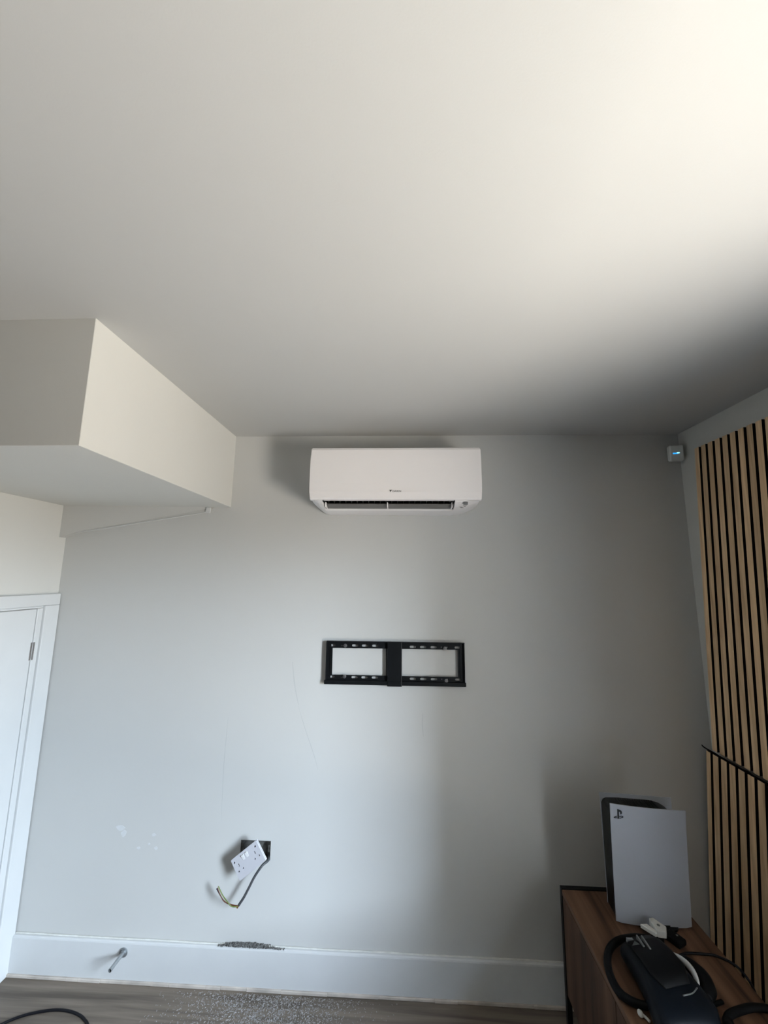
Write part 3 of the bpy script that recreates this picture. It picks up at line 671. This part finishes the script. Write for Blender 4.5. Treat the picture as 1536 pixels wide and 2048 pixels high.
eb = thing('earbud', 'cream earbud lying on the near edge of the walnut unit beside the headset', 'earbud', (0.668, -0.600, T))
bm = bmesh.new(); bmesh.ops.create_uvsphere(bm, u_segments=14, v_segments=10, radius=0.008); bmesh.ops.scale(bm, vec=(0.9, 1.25, 0.85), verts=bm.verts); bmesh.ops.translate(bm, vec=(-0.004, 0.004, 0.0068), verts=bm.verts)
link('bud', fin(bm), 'offw', eb, smooth=True)
link('stem', tube([(0.000, 0.002, 0.006), (0.007, -0.006, 0.005), (0.011, -0.014, 0.004)], 0.0034, seg=8), 'offw', eb, smooth=True)
o = link('power_cable', tube([(0.877, -0.412, T + 0.006), (0.920, -0.398, T + 0.006), (0.975, -0.395, T + 0.0045), (1.015, -0.402, T + 0.005), (1.052, -0.440, T + 0.003), (1.075, -0.47, T - 0.05), (1.09, -0.48, T - 0.2)], 0.0035, seg=8), 'bcab', smooth=True)
tag(o, 'thin black cable arching over the unit and down behind it beside the slats', 'cable')
pb = thing('power_lead', 'thick black lead looping across the near right corner of the walnut unit', 'cable', (0.942, -0.585, T))
link('lead', tube([(-0.075, -0.060, 0.020), (-0.050, -0.020, 0.018), (0.005, 0.006, 0.014), (0.055, 0.018, 0.012), (0.100, 0.010, 0.010), (0.108, -0.05, 0.010), (0.09, -0.12, 0.010)], 0.0095, seg=10), 'hsr', pb, smooth=True)
link('plug_head', tube([(-0.085, -0.075, 0.020), (-0.060, -0.035, 0.020)], 0.014, seg=10, sub=0), 'hsr', pb, smooth=True)
o = link('white_lead', tube([(0.852, -0.640, T + 0.030), (0.862, -0.655, T + 0.020), (0.874, -0.668, T + 0.010), (0.89, -0.70, T + 0.004)], 0.0028, seg=8), 'wcab', smooth=True)
tag(o, 'thin pale grey lead running out from under the headset', 'cable')
ct = thing('plastic_block', 'small black plastic block behind the headset at the right foot of the console', 'gadget', (0.915, -0.345, T))
link('block', box(-0.022, 0.020, -0.030, 0.022, 0, 0.018, 0.005, 2), 'hsr', ct, rot=(0, 0, 0.5))
link('button', box(0.006, 0.012, -0.006, 0.000, 0.0182, 0.0198, 0.0005, 1), 'buckle', ct)

# ---------------------------------------------------------------- floor cable, crumbs, grit
o = link('floor_cable', tube([(-1.62, -0.30, 0.005), (-1.53, -0.215, 0.005), (-1.47, -0.172, 0.005), (-1.40, -0.148, 0.005), (-1.336, -0.139, 0.005), (-1.27, -0.146, 0.005), (-1.215, -0.166, 0.005), (-1.18, -0.20, 0.005), (-1.18, -0.30, 0.005)], 0.0045, seg=8), 'bcab', smooth=True)
tag(o, 'black cable curving over the grey floor at the bottom left', 'cable')
def grains(n, fx, size, seed, name, m):
    rnd = random.Random(seed); V = []; F = []
    for i in range(n):
        x, y, z = fx(rnd); s = size * (0.5 + rnd.random()); b = len(V)
        a = rnd.random() * 2 * PI; ca, sa = math.cos(a), math.sin(a); l = 1.0 + rnd.random() * 1.4
        for (u, v, w_) in ((-l, -0.6, 0), (l, -0.5, 0), (0.8 * l, 0.6, 0), (-0.7 * l, 0.5, 0), (0.1, 0, 1.0 + rnd.random() * 0.5)):
            V.append((x + s * (u * ca - v * sa), y + s * (u * sa + v * ca), z + s * w_))
        F += [(b, b + 3, b + 2, b + 1), (b, b + 1, b + 4), (b + 1, b + 2, b + 4), (b + 2, b + 3, b + 4), (b + 3, b, b + 4)]
    me = bpy.data.meshes.new(name); me.from_pydata(V, [], F); me.update(); return link(name, me, m)
def fx1(r):
    x = -0.640 + 0.062 * max(-2.1, min(2.4, r.gauss(0, 1))); q = max(0.0, 1 - abs((x + 0.645) / 0.135) ** 2)
    return (x, -0.0015 - 0.0145 * r.random() ** 0.8, 0.1505 + 0.0115 * q * r.random())
o = grains(1900, fx1, 0.0015, 1, 'plaster_crumbs', 'crumb'); tag(o, 'dark crumbs of plaster heaped along the top of the baseboard under the socket', 'debris', kind='stuff')
def fx2(r):
    while True:
        x = -0.52 + 0.30 * r.gauss(0, 0.62); y = -0.030 - 0.20 * r.random()
        if -1.0 < x < 0.02: return (x, y, 0.0003)
o = grains(4500, fx2, 0.0014, 2, 'plaster_grit', 'dust'); tag(o, 'pale grit scattered over the grey floor below the socket', 'debris', kind='stuff')
